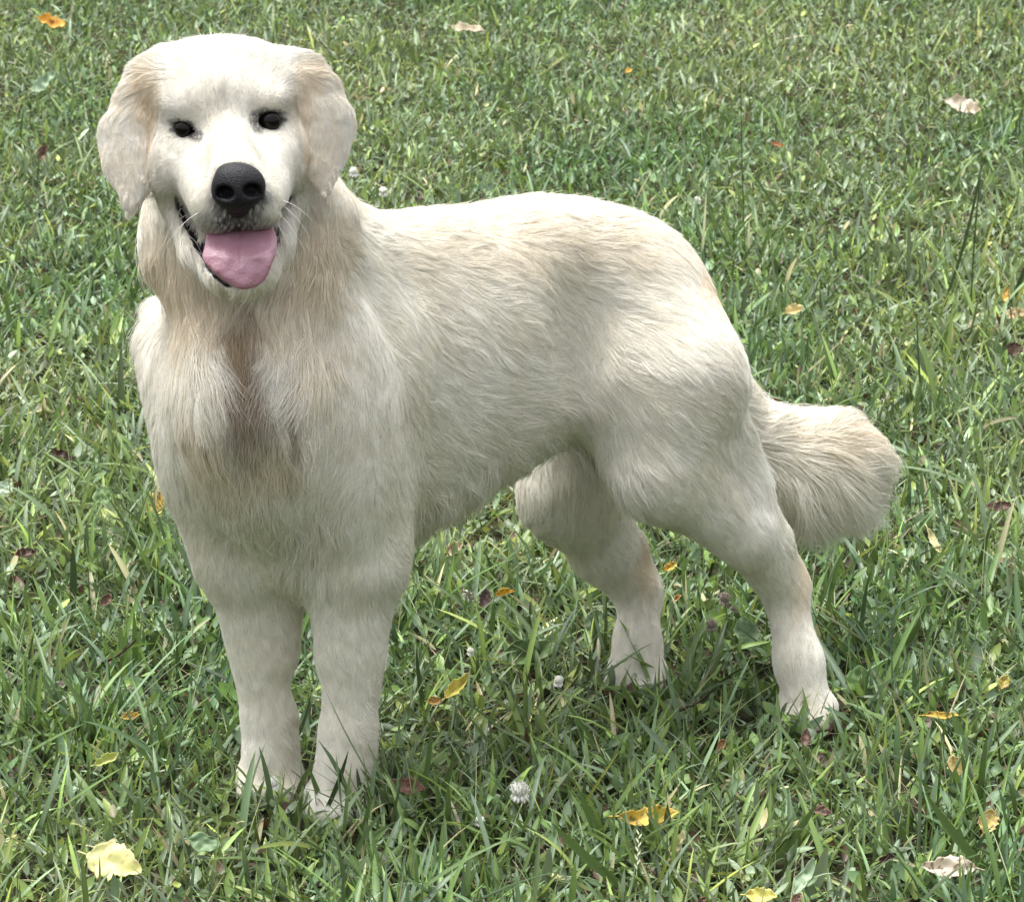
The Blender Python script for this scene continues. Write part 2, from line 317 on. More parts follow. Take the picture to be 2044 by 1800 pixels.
for (u, v, sg) in EYES:
    F_ = Field(P(u, v, 4.1)-.02, P(u, v, 4.1)+.02, .001); F_.ell(P(u, v, 4.1035), (.0110,)*3, k=.002); v_, f_ = F_.surface()
    e_ = part('eye', mesh_from('eye', v_, f_, eye_m), dog); rg = eye_ring(u, v, sg)
    F_ = Field(P(u, v, 4.1)-.02, P(u, v, 4.1)+.02, .0008)
    for a, b in zip(rg, rg[1:]+rg[:1]): F_.cap(a, b, .0018, .0018, .001)
    v_, f_ = F_.surface(); o = bpy.data.objects.new('eyelid', mesh_from('eyelid', v_, f_, lid_m)); link(o, e_); o.matrix_parent_inverse = Matrix.Translation(-dog.location)
lip_m = mat('black_lip', (.014, .010, .010), .42, .4)
c0 = P(465, 470, 4.06)
def lip_fn(T):
    for pl, ra, rb in ((LIP_J, .0016, .0022), (LIP_M, .0022, .0022)): T.chain(pl, list(np.linspace(ra, rb, len(pl))), .004)
sdf_part('lips', c0-.09, c0+.09, .0016, lip_fn, lip_m)
tongue_m = mat('tongue', (.36, .185, .225), .33, .6, Subsurface_Weight=.1)
t_ = tongue_m.node_tree; nz = t_.nodes.new('ShaderNodeTexNoise'); nz.inputs['Scale'].default_value = 380; nz.inputs['Detail'].default_value = 3
bp = t_.nodes.new('ShaderNodeBump'); bp.inputs['Strength'].default_value = .6; bp.inputs['Distance'].default_value = .0012
tc = t_.nodes.new('ShaderNodeTexCoord'); t_.links.new(tc.outputs['Object'], nz.inputs['Vector']); t_.links.new(nz.outputs[0], bp.inputs['Height']); t_.links.new(bp.outputs[0], t_.nodes['Principled BSDF'].inputs['Normal'])
def tongue_fn(T):
    n = norm(np.array((0, -.75, .66)))
    pts = [(474, 462, 4.085, .024), (477, 486, 4.038, .030), (479, 500, 4.006, .0335), (484, 520, 3.998, .027), (490, 534, 3.998, .018)]
    for a, b in zip(pts, pts[1:]): T.cap(P(*a[:3]), P(*b[:3]), a[3], b[3], .008, flat=norm(np.array((0, -.8, .3))), fs=.2)
    pass
c0 = P(480, 510, 4.03)
def tongue_post(v):          # cupped, with the groove down the middle
    dx = v[:, 0]-(P(476, 480, 4.0)[0]+(P(476, 480, 4.0)[2]-v[:, 2])*.10); k = 1-sst(-v[:, 2], -P(0, 505, 4.0)[2], -P(0, 540, 4.0)[2]); up_ = np.clip(v[:, 2]-P(0, 512, 4.0)[2], 0, 1)
    v = v.copy(); v[:, 1] += .75*up_+12*up_**2; v[:, 1] += (.0035*np.exp(-(dx/.013)**2)+.0022*np.exp(-(dx/.0016)**2))*k; v[:, 1] += noise3(v, .02, 8)*.0008; v[:, 0] += noise3(v, .03, 9)*.0012; return v
sdf_part('tongue', c0-.07, c0+.07, .0013, tongue_fn, tongue_m, post=tongue_post)

# ------------------------------------------------------------------ COAT
#  u, v, du, dv, length cm, lift
GD = """
470 330 0 -1 .5 .2|450 300 0 -1 .6 .2|430 350 -.5 -.8 .5 .2|515 345 .5 -.8 .5 .2|450 240 0 -1 .8 .25|400 180 -.2 -1 1.1 .3|450 150 0 -1 1.2 .35|520 160 .2 -1 1.1 .3
352 262 -1 .1 .35 .1|390 268 .5 .9 .35 .1|371 238 0 -1 .4 .2|371 277 0 1 .35 .1|518 248 -.6 .6 .35 .1|559 240 1 .1 .35 .1|538 222 0 -1 .4 .2|538 263 0 1 .35 .1
450 95 0 -1 1.6 .6|380 105 -.5 -.8 1.8 .5|520 100 .5 -.8 1.8 .5|350 170 -.6 -.6 1.1 .3|560 150 .6 -.6 1.1 .3
340 230 -.7 .1 .9 .25|575 215 .7 .1 .9 .25|370 290 -.6 .6 .7 .2|540 275 .6 .6 .7 .2|340 330 -.7 .6 1.2 .3|575 315 .7 .6 1.2 .3|330 385 -.5 .9 1.8 .4|590 365 .5 .9 1.8 .4
400 345 -.6 .6 .6 .2|550 330 .6 .5 .6 .2|400 410 -.5 .8 .6 .3|545 395 .5 .8 .6 .3|430 450 -.3 .9 .7 .35|515 440 .3 .9 .7 .35
325 120 -.9 -.4 3.0 .8|305 140 -1 -.05 3.2 .7|285 170 -.9 .4 2.6 .5|265 210 -.6 .8 1.8 .3|240 270 -.1 1 1.4 .2|225 310 .3 1 1.4 .15|235 340 .35 1 1.6 .15|262 360 .1 1 2.4 .2|258 395 .05 1 2.6 .15|285 250 .05 1 1.8 .2|290 200 -.2 1 1.8 .3
575 98 .9 -.35 2.4 .5|600 115 1 .1 2.8 .6|622 145 .95 .3 2.6 .5|640 175 .6 .8 1.8 .3|670 235 .15 1 1.4 .2|680 290 -.3 1 1.4 .15|668 330 -.35 1 1.6 .15|640 340 .1 1 1.6 .15|651 385 .05 1 2.4 .15|620 250 0 1 1.8 .2|612 180 .2 1 1.8 .3
290 450 -.1 1 3.2 .22|300 520 -.1 1 5 .4|340 600 .1 1 5 .4|400 620 .2 1 5 .45|470 600 .05 1 4.5 .4|540 600 -.1 1 5 .4|600 560 -.15 1 5 .4|650 450 .05 1 3 .22|650 500 .05 1 4 .35|640 560 0 1 4.5 .35|400 560 .1 1 4 .35|360 480 0 1 3 .22|300 420 0 1 2 .12|635 420 0 1 2 .12
268 590 -1 -.2 6 .8|310 585 -1 -.2 5.5 .7|290 615 -1 .2 6 .7|300 640 -.8 .6 4 .4|330 720 -.2 1 3.5 .35|300 800 -.1 1 3 .3|350 850 .15 1 3.5 .35|420 760 .3 1 5 .4|470 760 .1 1 5 .45|540 740 -.2 1 5 .4|600 720 -.3 1 4.5 .35|450 880 .1 1 4.5 .4|530 880 .1 1 4.5 .4|600 880 -.1 1 4 .4
400 980 .1 1 3.5 .35|480 1010 .1 1 4 .4|560 1050 .15 1 4 .4|620 1110 -.1 1 4 .35|680 800 -.15 1 2.6 .25|740 720 .2 1 2.4 .2|700 620 .5 1 2.8 .25|760 850 .1 1 2.2 .25|700 950 -.3 1 2.4 .25|780 950 .1 1 2.2 .25
760 560 .9 .6 3 .25|820 650 .8 1 3 .25|740 500 1 .35 3.2 .25|690 470 .9 .3 3.2 .3
420 1100 .05 1 2 .25|500 1150 .1 1 1.8 .2|560 1180 .2 1 2 .25|470 1250 .1 1 1.5 .2|550 1300 .15 1 1.4 .2|540 1400 .1 1 1.3 .2|490 1400 .05 1 1.3 .2|590 1450 .5 .6 2 .4|535 1520 0 1 1 .2|535 1570 -.1 1 .9 .2
700 1120 -.1 1 1.8 .2|660 1200 0 1 1.6 .2|730 1200 .1 1 1.6 .2|780 1180 .4 1 2.6 .4|700 1300 .05 1 1.4 .2|765 1300 .6 1 2.6 .4|680 1400 0 1 1.3 .2|745 1400 .7 .8 2.8 .45|740 1465 1 .35 3 .45|680 1500 .05 1 1.1 .2|680 1580 0 1 .9 .2
815 1060 .8 .5 2.4 .4|790 1010 .5 .8 2.2 .3
880 440 1 -.05 3 .3|1000 420 1 -.1 3.2 .32|1150 410 1 -.15 3.6 .4|1280 430 1 -.05 3.8 .38|1340 460 1 .5 3 .3|850 520 1 .25 3.2 .2|1000 500 1 .35 3.2 .2|1150 500 1 .4 3.2 .2|1280 530 1 .15 3.2 .2
900 650 .8 .7 3.2 .22|1000 640 .9 .5 3.2 .22|1120 600 .8 .8 3 .22|1180 640 .3 1 2.8 .2|1250 620 .95 .3 3 .2|1350 600 .9 .55 2.6 .15|1420 620 .5 1 1.8 .12|1360 480 .7 .8 2.2 .15|1100 720 1 .2 2.8 .2|1000 780 1 .35 3 .22|880 800 .8 .6 3 .22
870 950 .7 .5 3.2 .25|960 900 .8 .5 3.4 .25|1050 820 1 -.1 3.4 .25|1150 830 .6 .6 3.6 .3|1080 900 .1 1 4.6 .4|1150 880 .3 1 4.4 .4|1000 960 -.1 1 5 .4|920 1020 .1 1 5.5 .4|860 1060 .2 1 5.5 .4|1210 880 .3 1 4.2 .35
1200 760 .6 .8 3 .2|1280 740 1 .25 3 .2|1380 740 .9 .5 3 .22|1460 740 .8 .8 3.2 .38|1492 820 .9 .7 3.8 .42|1300 850 .7 .8 3 .22|1400 860 .8 .8 3 .22|1480 900 .6 1 4 .35|1240 950 .2 1 4 .35|1300 1020 .4 1 3 .3|1380 1000 .8 .8 2.4 .25|1440 960 .8 1 2.4 .22|1510 970 .4 1 3 .3
1420 1100 .8 .8 1.6 .22|1500 1080 .6 1 1.6 .2|1550 1090 .5 1 2.4 .35|1520 1180 .6 1 1.3 .2|1590 1160 .4 1 1.4 .25|1570 1270 .25 1 1.2 .2|1600 1350 .2 1 1.2 .2|1610 1410 0 1 1 .2
1080 960 -.1 1 3 .3|1060 1020 -.3 1 3 .35|1150 1000 .1 1 2.4 .3|1210 950 0 1 2.6 .3|1130 1100 .2 1 2.2 .3|1210 1150 .5 1 1.4 .2|1270 1120 .5 1 1.4 .25|1260 1230 .1 1 1.2 .2|1270 1320 0 1 1.2 .2|1275 1360 -.1 1 1 .2
1470 700 .4 1 2.4 .25|1540 860 1 -.1 5 .35|1600 860 1 -.2 6 .4|1680 870 1 -.4 6 .6|1740 905 1 -.15 6.5 .6|1735 940 1 .25 7 .6|1720 970 .8 .7 7 .5|1560 920 .9 .5 7 .35|1600 960 .5 1 9 .45|1660 970 .65 .9 9 .45|1720 960 .8 .6 8 .45|1560 950 .4 1 9 .45|1600 985 .4 1 9 .5|1620 920 .9 .45 7 .35
"""
gp, gd, gl, gn = [], [], [], []
for ln in GD.strip().replace('\n', '|').split('|'):
    u, v, du, dv, L, lf = map(float, ln.split())
    h0, n, d = hit(u, v)
    s_ = norm(RGT*du-UPV*dv); a = np.clip(-(n@s_)/min(n@d, -.3), -1.2, 1.2); t = s_+d*a; t = t-n*(t@n)
    gp.append(h0); gd.append(norm(t)); gl.append((L/100, lf)); gn.append(n)
gp, gd, gl, gn = map(np.array, (gp, gd, gl, gn))

def tri(p):                # distance field value at points (trilinear)
    q = (p-B.lo)/B.h; q = np.clip(q, 0, B.n-1.001); i = q.astype(int); f = q-i; r = 0
    for a in (0, 1):
        for b in (0, 1):
            for c in (0, 1):
                w_ = (f[:, 0] if a else 1-f[:, 0])*(f[:, 1] if b else 1-f[:, 1])*(f[:, 2] if c else 1-f[:, 2])
                r = r+w_*B.f[i[:, 0]+a, i[:, 1]+b, i[:, 2]+c]
    return r
def grad(p, e=.005):
    return norm(np.stack([tri(p+d)-tri(p-d) for d in np.eye(3)*e], 1))
def make_coat(N, seg, seed, dens_fn, rad, name, parent, clump_n=18, len_k=1.0, stray=0.0):
    r = np.random.default_rng(seed)
    T = np.concatenate([BF[:, [0, 1, 2]], BF[:, [0, 2, 3]]]); a, b, c = BV[T[:, 0]], BV[T[:, 1]], BV[T[:, 2]]
    ar = np.linalg.norm(np.cross(b-a, c-a), axis=1)/2; w_ = ar*dens_fn((a+b+c)/3, norm(np.cross(b-a, c-a)))
    k = r.choice(len(T), N, p=w_/w_.sum()); x, y = r.random((2, N)); m = x+y > 1; x[m] = 1-x[m]; y[m] = 1-y[m]
    p = a[k]+(b-a)[k]*x[:, None]+(c-a)[k]*y[:, None]; n = grad(p)
    keep = (mouth_mask(p) < .3) & (ell_d(p, P(475, 374, 4.0), (.0245, .03, .021)) > 1)
    for (u, v, _) in EYES: keep &= ell_d(p, P(u, v, 4.098), (.0112, .02, .0050)) > 1
    er = (np.abs(p[:, 0]-HEADC[0]) > .078)*(p[:, 2] > HEADC[2]-.09)*(p[:, 2] < HEADC[2]+.07)*(p[:, 1] < 4.16); keep &= ~((er > 0) & ((norm(CAM-p)*n).sum(1) < -.1))
    p, n = p[keep], n[keep]; N = len(p); er = er[keep]
    D = np.zeros((N, 3)); LL = np.zeros((N, 2))
    for s0 in range(0, N, 40000):
        q = p[s0:s0+40000]; d2 = ((q[:, None]-gp[None])**2).sum(-1)+2e-5
        w2 = d2**-2.2*(.15+np.clip(n[s0:s0+40000]@gn.T, 0, 1)); w2 /= w2.sum(1, keepdims=True)
        D[s0:s0+40000] = w2@gd; LL[s0:s0+40000] = w2@gl
    L = LL[:, 0]*r.uniform(.65, 1.15, N)*len_k*(1+.18*noise3(p, .05, 11)); lift = LL[:, 1]
    # wind the direction by slow and quick noise so the coat lies in locks
    ang = noise3(p, .07, 21)*.22+noise3(p, .022, 22)*.30*np.clip(L/.03, 0, 1.4)+r.normal(0, .10, N)
    ang = ang*(1-.7*er)
    D = norm(D-n*(D*n).sum(1, keepdims=True)); C_ = np.cross(n, D)
    D = D*np.cos(ang)[:, None]+C_*np.sin(ang)[:, None]
    lift = np.clip(lift*(1+stray)+.12*stray+noise3(p, .018, 23)*.10*(1-.7*er)+r.normal(0, .05, N), .05, 1)
    pts = np.zeros((N, seg+1, 3), np.float32); pts[:, 0] = p-n*.001; cur = p.copy(); st = (L/seg)[:, None]
    long_ = sst(L, .03, .055)[:, None]; dirv = norm(D*(1-lift[:, None]*.9)+n*lift[:, None]*1.1)
    for s_ in range(seg):
        t = (s_+1)/seg
        cur = cur+dirv*st
        ph = tri(cur); g_ = grad(cur) if s_ % 2 == 0 else g_
        hmin = (.001+.35*L*lift*t)[:, None]; gap = hmin-ph[:, None]
        cur = cur+g_*np.where(gap > 0, gap, gap*.35*(1-long_)*(ph[:, None] < .05))
        tg = D-g_*(D*g_).sum(1, keepdims=True)
        dirv = norm(dirv*.45+tg*.55+np.array((0, 0, -1.))*(.06+.20*long_)*t)
        pts[:, s_+1] = cur
    # clumps: strands gather on a leader towards the tip
    ci = r.choice(N, max(1, N//clump_n), replace=False); kd = kdtree.KDTree(len(ci))
    for j, q in enumerate(p[ci]+n[ci]*.01): kd.insert(q, j)
    kd.balance(); near = ci[np.array([kd.find(q)[1] for q in p+n*.01])]
    ok = np.linalg.norm(p[near]-p, axis=1) < .02
    tt = (np.linspace(0, 1, seg+1)**1.3)[None, :, None]; off = (pts-pts[:, :1])
    lead = pts[near]; rel = lead[:, :1]+(lead-lead[:, :1])*np.clip(L/L[near], .4, 1.6)[:, None, None]
    ck = (1-stray*.6)*np.where(ok, .42+.25*noise3(p, .03, 31), 0)[:, None, None]*sst(L, .006, .02)[:, None, None]
    pts = pts*(1-tt*ck)+rel*tt*ck
    cj = r.choice(N, max(1, N//(clump_n*12)), replace=False); kd = kdtree.KDTree(len(cj))
    for j, q in enumerate(p[cj]): kd.insert(q, j)
    kd.balance(); nj = cj[np.array([kd.find(q)[1] for q in p[ci]])]
    mp = np.zeros(N, int); mp[ci] = nj; bg2 = mp[near]; lead = pts[bg2]; okb = (np.linalg.norm(p[bg2]-p, axis=1) < .035)
    rel = lead[:, :1]+(lead-lead[:, :1])*np.clip(L/L[bg2], .5, 1.4)[:, None, None]; ck = (np.where(okb, .22, 0)*sst(L, .018, .035))[:, None, None]
    pts = pts*(1-tt*ck)+rel*tt*ck
    ph_ = r.uniform(0, 6.28, N)[near][:, None, None]; wv = np.sin(np.linspace(0, 5.5, seg+1)[None, :, None]+ph_)*np.cross(n, D)[:, None]
    pts = pts+wv*(.035*L[:, None, None]*np.linspace(0, 1, seg+1)[None, :, None])
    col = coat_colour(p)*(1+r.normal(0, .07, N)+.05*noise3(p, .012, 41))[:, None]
    earish = sst(np.abs(p[:, 0]-HEADC[0]), .07, .085)*(p[:, 2] > HEADC[2]-.09)*(p[:, 2] < HEADC[2]+.06); st_ = (r.random(N)[near]*.7+r.random(N)*.3)
    col = col*(1-(earish*sst(st_, .5, .9))[:, None]*np.array((.03, .09, .17)))*(1+.05*(r.random(N)[near]-.5))[:, None]
    hc = bpy.data.hair_curves.new(name); hc.add_curves([seg+1]*N)
    hc.position_data.foreach_set('vector', pts.astype(np.float32).ravel())
    ra = hc.attributes.new('radius', 'FLOAT', 'POINT')
    prof = np.array([1-.85*(i/seg)**1.6 for i in range(seg+1)])
    ra.data.foreach_set('value', ((rad*(.6+.4*np.clip(L/.03, 0, 1.5))*r.uniform(.7, 1.2, N))[:, None]*prof).astype(np.float32).ravel())
    ca = hc.attributes.new('col', 'FLOAT_COLOR', 'CURVE')
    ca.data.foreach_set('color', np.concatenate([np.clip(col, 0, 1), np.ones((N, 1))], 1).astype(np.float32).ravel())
    hc.materials.append(fur_m); o = part(name, hc, parent); return o
fur_m = bpy.data.materials.new('coat_hair'); fur_m.use_nodes = True; t_ = fur_m.node_tree; t_.nodes.clear()
o_ = t_.nodes.new('ShaderNodeOutputMaterial'); at = t_.nodes.new('ShaderNodeAttribute'); at.attribute_name = 'col'
df = t_.nodes.new('ShaderNodeBsdfDiffuse'); tr = t_.nodes.new('ShaderNodeBsdfTranslucent'); gl_ = t_.nodes.new('ShaderNodeBsdfHair'); gl_.component = 'Reflection'
gl_.inputs['RoughnessU'].default_value = .35; gl_.inputs['RoughnessV'].default_value = .6; gl_.inputs[0].default_value = (.9, .88, .82, 1)
m1 = t_.nodes.new('ShaderNodeMixShader'); m2 = t_.nodes.new('ShaderNodeMixShader'); m1.inputs[0].default_value = .3; m2.inputs[0].default_value = .05
L_ = t_.links.new
L_(at.outputs['Color'], df.inputs[0]); L_(at.outputs['Color'], tr.inputs[0]); L_(df.outputs[0], m1.inputs[1]); L_(tr.outputs[0], m1.inputs[2])
L_(m1.outputs[0], m2.inputs[1]); L_(gl_.outputs[0], m2.inputs[2]); L_(m2.outputs[0], o_.inputs[0])
def dens(c, n):
    vis = .35+.65*sst(((CAM-c)*n).sum(1)/4.3, -.4, .0)
    return vis*np.where(np.linalg.norm(c-HEADC, axis=1) < .125, 3.0, 1.0)*np.where(c[:, 2] < .26, 1.7, 1.)*np.where(c[:, 2] < .01, .1, 1)
if DEV_FUR:
    coat = make_coat(600000, 6, 5, dens, .00029, 'coat', body, len_k=.84)
    make_coat(14000, 7, 6, dens, .00018, 'guard_hair', body, len_k=1.0, stray=.6)   # loose guard hairs that fray the outline

# ------------------------------------------------------------------ GROUND AND GRASS
gm = mat('soil', (.03, .035, .018), .95, .05); t_ = gm.node_tree
nz = t_.nodes.new('ShaderNodeTexNoise'); nz.inputs['Scale'].default_value = 40; nz.inputs['Detail'].default_value = 8
tc = t_.nodes.new('ShaderNodeTexCoord'); t_.links.new(tc.outputs['Object'], nz.inputs['Vector'])
cr = t_.nodes.new('ShaderNodeValToRGB'); t_.links.new(nz.outputs[0], cr.inputs[0]); t_.links.new(cr.outputs[0], t_.nodes['Principled BSDF'].inputs['Base Color'])
cr.color_ramp.elements[0].position = .35; cr.color_ramp.elements[0].color = (.018, .022, .010, 1); cr.color_ramp.elements[1].position = .7; cr.color_ramp.elements[1].color = (.055, .05, .028, 1)
g = bpy.data.objects.new('ground', mesh_from('ground', [(-80, -20, 0), (80, -20, 0), (80, 250, 0), (-80, 250, 0)], [(0, 1, 2, 3)], gm, False)); link(g); tag(g, kind='structure')

def blades(xy, L, W, az, lean, curl, shape, col, seg=5, fold=.25, z0=0.0, twist=0.0, tipw=.08):
    """strips of seg quads, three points across (folded on the midrib)"""
    N = len(xy); t = np.linspace(0, 1, seg+1)
    th = lean[:, None]+curl[:, None]*t[None]                    # angle from vertical along the blade
    ds = (L/seg)[:, None]
    hor = np.cumsum(np.sin(th)*ds, 1)-np.sin(th[:, :1])*ds; ver = np.cumsum(np.cos(th)*ds, 1)-np.cos(th[:, :1])*ds
    d = np.stack([np.cos(az), np.sin(az), 0*az], 1); sdv = np.stack([-np.sin(az), np.cos(az), 0*az], 1)
    c = np.zeros((N, seg+1, 3)); c[..., :2] = xy[:, None]; c += d[:, None]*hor[..., None]; c[..., 2] += ver+z0
    nr = d[:, None]*(-np.cos(th))[..., None]; nr[..., 2] += np.sin(th)
    grass_prof = np.clip(.55+.9*t, 0, 1)*(1-t**3)**.8; leaf_prof = np.sin(np.pi*np.clip(t*.94+.05, 0, 1))**.75
    prof = grass_prof[None]*(1-shape[:, None])+leaf_prof[None]*shape[:, None]; prof = np.maximum(prof, tipw*(t[None] < .99))
    tw = (np.asarray(twist)*np.ones(N))[:, None]*t[None]
    sv = sdv[:, None]*np.cos(tw)[..., None]+nr*np.sin(tw)[..., None]
    hw = (W[:, None]*prof/2)[..., None]
    V = np.stack([c-sv*hw, c-nr*hw*fold*2, c+sv*hw], 2); V[..., 2] = np.maximum(V[..., 2], .002)
    i = np.arange(N)[:, None, None]*(seg+1)*3+np.arange(seg)[None, :, None]*3+np.arange(2)[None, None]
    F = np.stack([i, i+1, i+4, i+3], -1).reshape(-1, 4)
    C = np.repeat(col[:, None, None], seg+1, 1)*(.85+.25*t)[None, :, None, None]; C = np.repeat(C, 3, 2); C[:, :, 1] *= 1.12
    return V.reshape(-1, 3), F, C.reshape(-1, 3)
def join(parts_):
    V, F, C, o = [], [], [], 0
    for v, f, c in parts_: V.append(v); F.append(f+o); C.append(c); o += len(v)
    return np.concatenate(V), np.concatenate(F), np.concatenate(C)
PAWS = [P(676, 1600, Y_FL), P(538, 1565, Y_FR), P(1612, 1425, Y_RL), P(1272, 1355, Y_RR)]
def scatter(n, r, y0=3.5, y1=10.6, side=1.0):
    out = []
    while sum(map(len, out)) < n:
        y = r.uniform(y0, y1, n*3); x = r.uniform(-2.6, 2.6, n*3); half = .135*y+.18
        pr = np.where(np.abs(x) < half, 1., .30)*np.clip(1.25-.07*y, .4, 1)
        pr = pr*np.where(noise3(np.stack([x, y, 0*x], 1), .16, 61) < -.95, .3, 1)
        k = r.random(n*3) < pr
        for q in PAWS: k &= ~((x-q[0])**2/.034**2+(y-q[1]-.012)**2/.040**2 < 1)
        out.append(np.stack([x[k], y[k]], 1))
    return np.concatenate(out)[:n]
def p3(xy): return np.concatenate([xy, np.zeros((len(xy), 1))], 1)
def greens(r, n, xy):
    base = 1.2*np.array([(.094, .148, .042), (.126, .19, .048), (.086, .138, .062), (.155, .212, .125), (.065, .10, .03), (.19, .235, .055), (.28, .26, .14)])
    k = r.choice(7, n, p=[.26, .18, .20, .18, .11, .04, .03]); c = base[k]*np.exp(r.normal(0, .32, (n, 1)))
    nn = noise3(p3(xy), .6, 77)[:, None]; c = c*(1+.12*nn)*(1+nn*np.array((.10, 0, .05)))
    return c
if DEV_GRASS:
    r = np.random.default_rng(99); PARTS = []
    def add(n, L, W, lean, curl, shape=0., seg=5, cold=None, y0=3.5, **kw):
        xy = scatter(n, r, y0); nn = noise3(p3(xy), .35, 5)
        Ls = r.uniform(*L, n)*(1+.25*nn)*r.uniform(.7, 1.15, n)*(1-.30*sst(xy[:, 1], 5.2, 7.6)); far_ = 1-.25*sst(xy[:, 1], 5.2, 7.5)
        c = greens(r, n, xy) if cold is None else np.array(cold)*r.uniform(.7, 1.3, (n, 1))
        PARTS.append(blades(xy, Ls, r.uniform(*W, n)*far_, r.uniform(0, 6.283, n), r.uniform(*lean, n), r.uniform(*curl, n), np.full(n, shape)+r.uniform(-.1, .1, n), c, seg, twist=r.normal(0, .5, n), **kw))
    add(80000, (.035, .075), (.0026, .0050), (.0, .95), (-.3, 1.3))            # fine turf blades
    add(38000, (.042, .085), (.0042, .0078), (.05, .85), (-.1, 1.1), fold=.32)            # crabgrass blades
    add(6500, (.08, .135), (.006, .0095), (.1, .9), (.0, 1.2), seg=7, fold=.3)           # long wide blades
    add(30000, (.014, .030), (.005, .011), (.4, 1.3), (-.3, .6), shape=1., z0=.022, seg=4)      # small weed leaves
    add(5000, (.02, .038), (.009, .016), (.6, 1.3), (-.2, .5), shape=1., z0=.02, seg=5)
    add(15000, (.03, .055), (.008, .013), (.3, 1.3), (-.3, .9), shape=.5, z0=.015, seg=4, y0=6.0)      # leafier sward further off
    add(15000, (.024, .045), (.007, .012), (.2, 1.3), (-.3, 1.0), shape=.55, z0=.012, seg=4)      # broad pointed weed leaves
    add(6500, (.012, .032), (.006, .014), (.7, 1.5), (-.6, 1.0), shape=1., z0=.012, seg=4, cold=(.10, .06, .036))     # crumbs of dead leaf
    add(6000, (.06, .13), (.0009, .0016), (.05, 1.0), (-.2, .7), cold=(.22, .25, .11))         # stems
    add(9000, (.03, .08), (.001, .0025), (1.0, 1.6), (-.2, .3), cold=(.22, .17, .10), z0=.01)         # thatch
    # long blades and stems that stand out of the turf: foot u v, tip u v, width mm, bend, tone (0 dark 1 mid 2 pale)
    LB = """1848 870 1830 620 3 .05 0|1870 645 1960 320 5 .1 0|1878 620 1855 190 1.6 .05 2|1938 655 1960 330 3 -.05 0|2000 640 2050 520 8 .1 0|1490 560 1478 90 2 .02 0|1502 1765 1633 1598 9 .1 1|1837 1797 1905 1678 9 .05 1|2026 1790 1847 1582 10 .12 1
143 1245 145 1089 10 .05 0|73 1260 140 1146 9 .1 1|6 940 16 825 9 .05 1|243 1149 203 1060 7 .1 2|989 1232 970 1104 6 -.2 0|965 1330 986 1199 7 .1 1|856 1458 831 1294 6 .08 0|790 1267 834 1183 5 .05 0|572 1673 603 1588 7 .1 1|632 1652 695 1499 5 .1 0|812 1655 651 1380 1.8 .1 2
838 1659 760 1516 2 .02 2|555 1526 620 1387 4 .25 0|742 1655 712 1533 6 .1 0|664 1639 618 1533 6 .1 1|831 1642 862 1438 6 .08 1|854 1640 908 1506 7 .1 1|1286 1800 1103 1643 10 .1 1|1228 1720 1158 1579 9 .1 1|1084 1790 1097 1691 10 .05 2|1600 1810 1650 1690 13 .2 2
1645 560 1560 480 7 .3 2|1700 730 1620 620 7 .35 2|1600 470 1500 330 5 .2 1|1560 640 1540 500 5 .05 2|1420 350 1400 480 5 .1 1|1880 1000 1690 910 4 .2 1|1250 1540 1130 1400 6 .15 1|1240 1590 1262 1445 4 .1 2|430 1560 490 1690 7 .1 2|300 1500 235 1380 7 .1 1|530 1260 500 1150 5 .1 1
480 1600 460 1500 5 .1 2|250 640 285 520 7 .1 1|40 700 10 590 9 .1 1|330 1650 240 1560 6 .1 2|170 190 90 120 9 .3 2|1950 1250 1830 1140 6 .2 1|1780 1330 1850 1210 7 .1 1|1930 1480 1820 1370 6 .1 1|700 1720 740 1590 6 .1 1|930 1580 900 1490 6 .1 1"""
    for ln in LB.replace('\n', '|').split('|'):
        u0, v0, u1, v1, wm, bd, tn = map(float, ln.split()); a = G(u0, v0); b = P(u1, v1, a[1]+r.uniform(-.02, .02)); b[2] = max(b[2], .012)
        d = b-a; L0 = np.linalg.norm(d); hx_ = np.array((-d[2], 0, d[0]))/max(L0, 1e-6); sg = 8; t = np.linspace(0, 1, sg+1)[:, None]
        c_ = a+d*t+hx_*(4*bd*L0*.3*t*(1-t))*np.sign(d[0] or 1)*-1
        pr = np.clip(.6+.8*t, 0, 1)*(1-t**4)**.7; tg = norm(d); sv = norm(np.cross(tg, (r.normal(0, .25), -1, .25))); nr = np.cross(tg, sv)
        hw = wm/2000*np.maximum(pr, .12); Vb = np.stack([c_-sv*hw, c_+nr*hw*.4, c_+sv*hw], 1).reshape(-1, 3); Vb[:, 2] = np.maximum(Vb[:, 2], .002)
        i = np.arange(sg)[:, None]*3+np.arange(2)[None]; Fb = np.stack([i, i+1, i+4, i+3], -1).reshape(-1, 4)
        cc = np.array([(.045, .075, .028), (.085, .14, .04), (.17, .22, .12)][int(tn)])*r.uniform(.85, 1.15); PARTS.append((Vb, Fb, np.tile(cc, (len(Vb), 1))))
    # seeding stems: beads of pale spikelets up a thin stalk
    ns = 420; xy = scatter(ns, r); az = r.uniform(0, 6.283, ns); ln_ = r.uniform(.05, .12, ns); le = r.uniform(.1, .9, ns)
    PARTS.append(blades(xy, ln_, np.full(ns, .0012), az, le, np.full(ns, .3), np.zeros(ns), np.array((.16, .20, .09))*np.ones((ns, 1)), 5))
    for k in range(9):
        f_ = .55+.05*k; th_ = le+.3*f_*.5; q = xy+np.stack([np.cos(az), np.sin(az)], 1)*(np.sin(th_)*ln_*f_)[:, None]
        PARTS.append(blades(q, np.full(ns, .007), np.full(ns, .0022), az+(-1)**k*.5, le+.3*f_, np.zeros(ns), np.ones(ns), np.array((.34, .36, .22))*np.ones((ns, 1)), 3, z0=(np.cos(th_)*ln_*f_)[:, None]))
    V, F, C = join(PARTS)
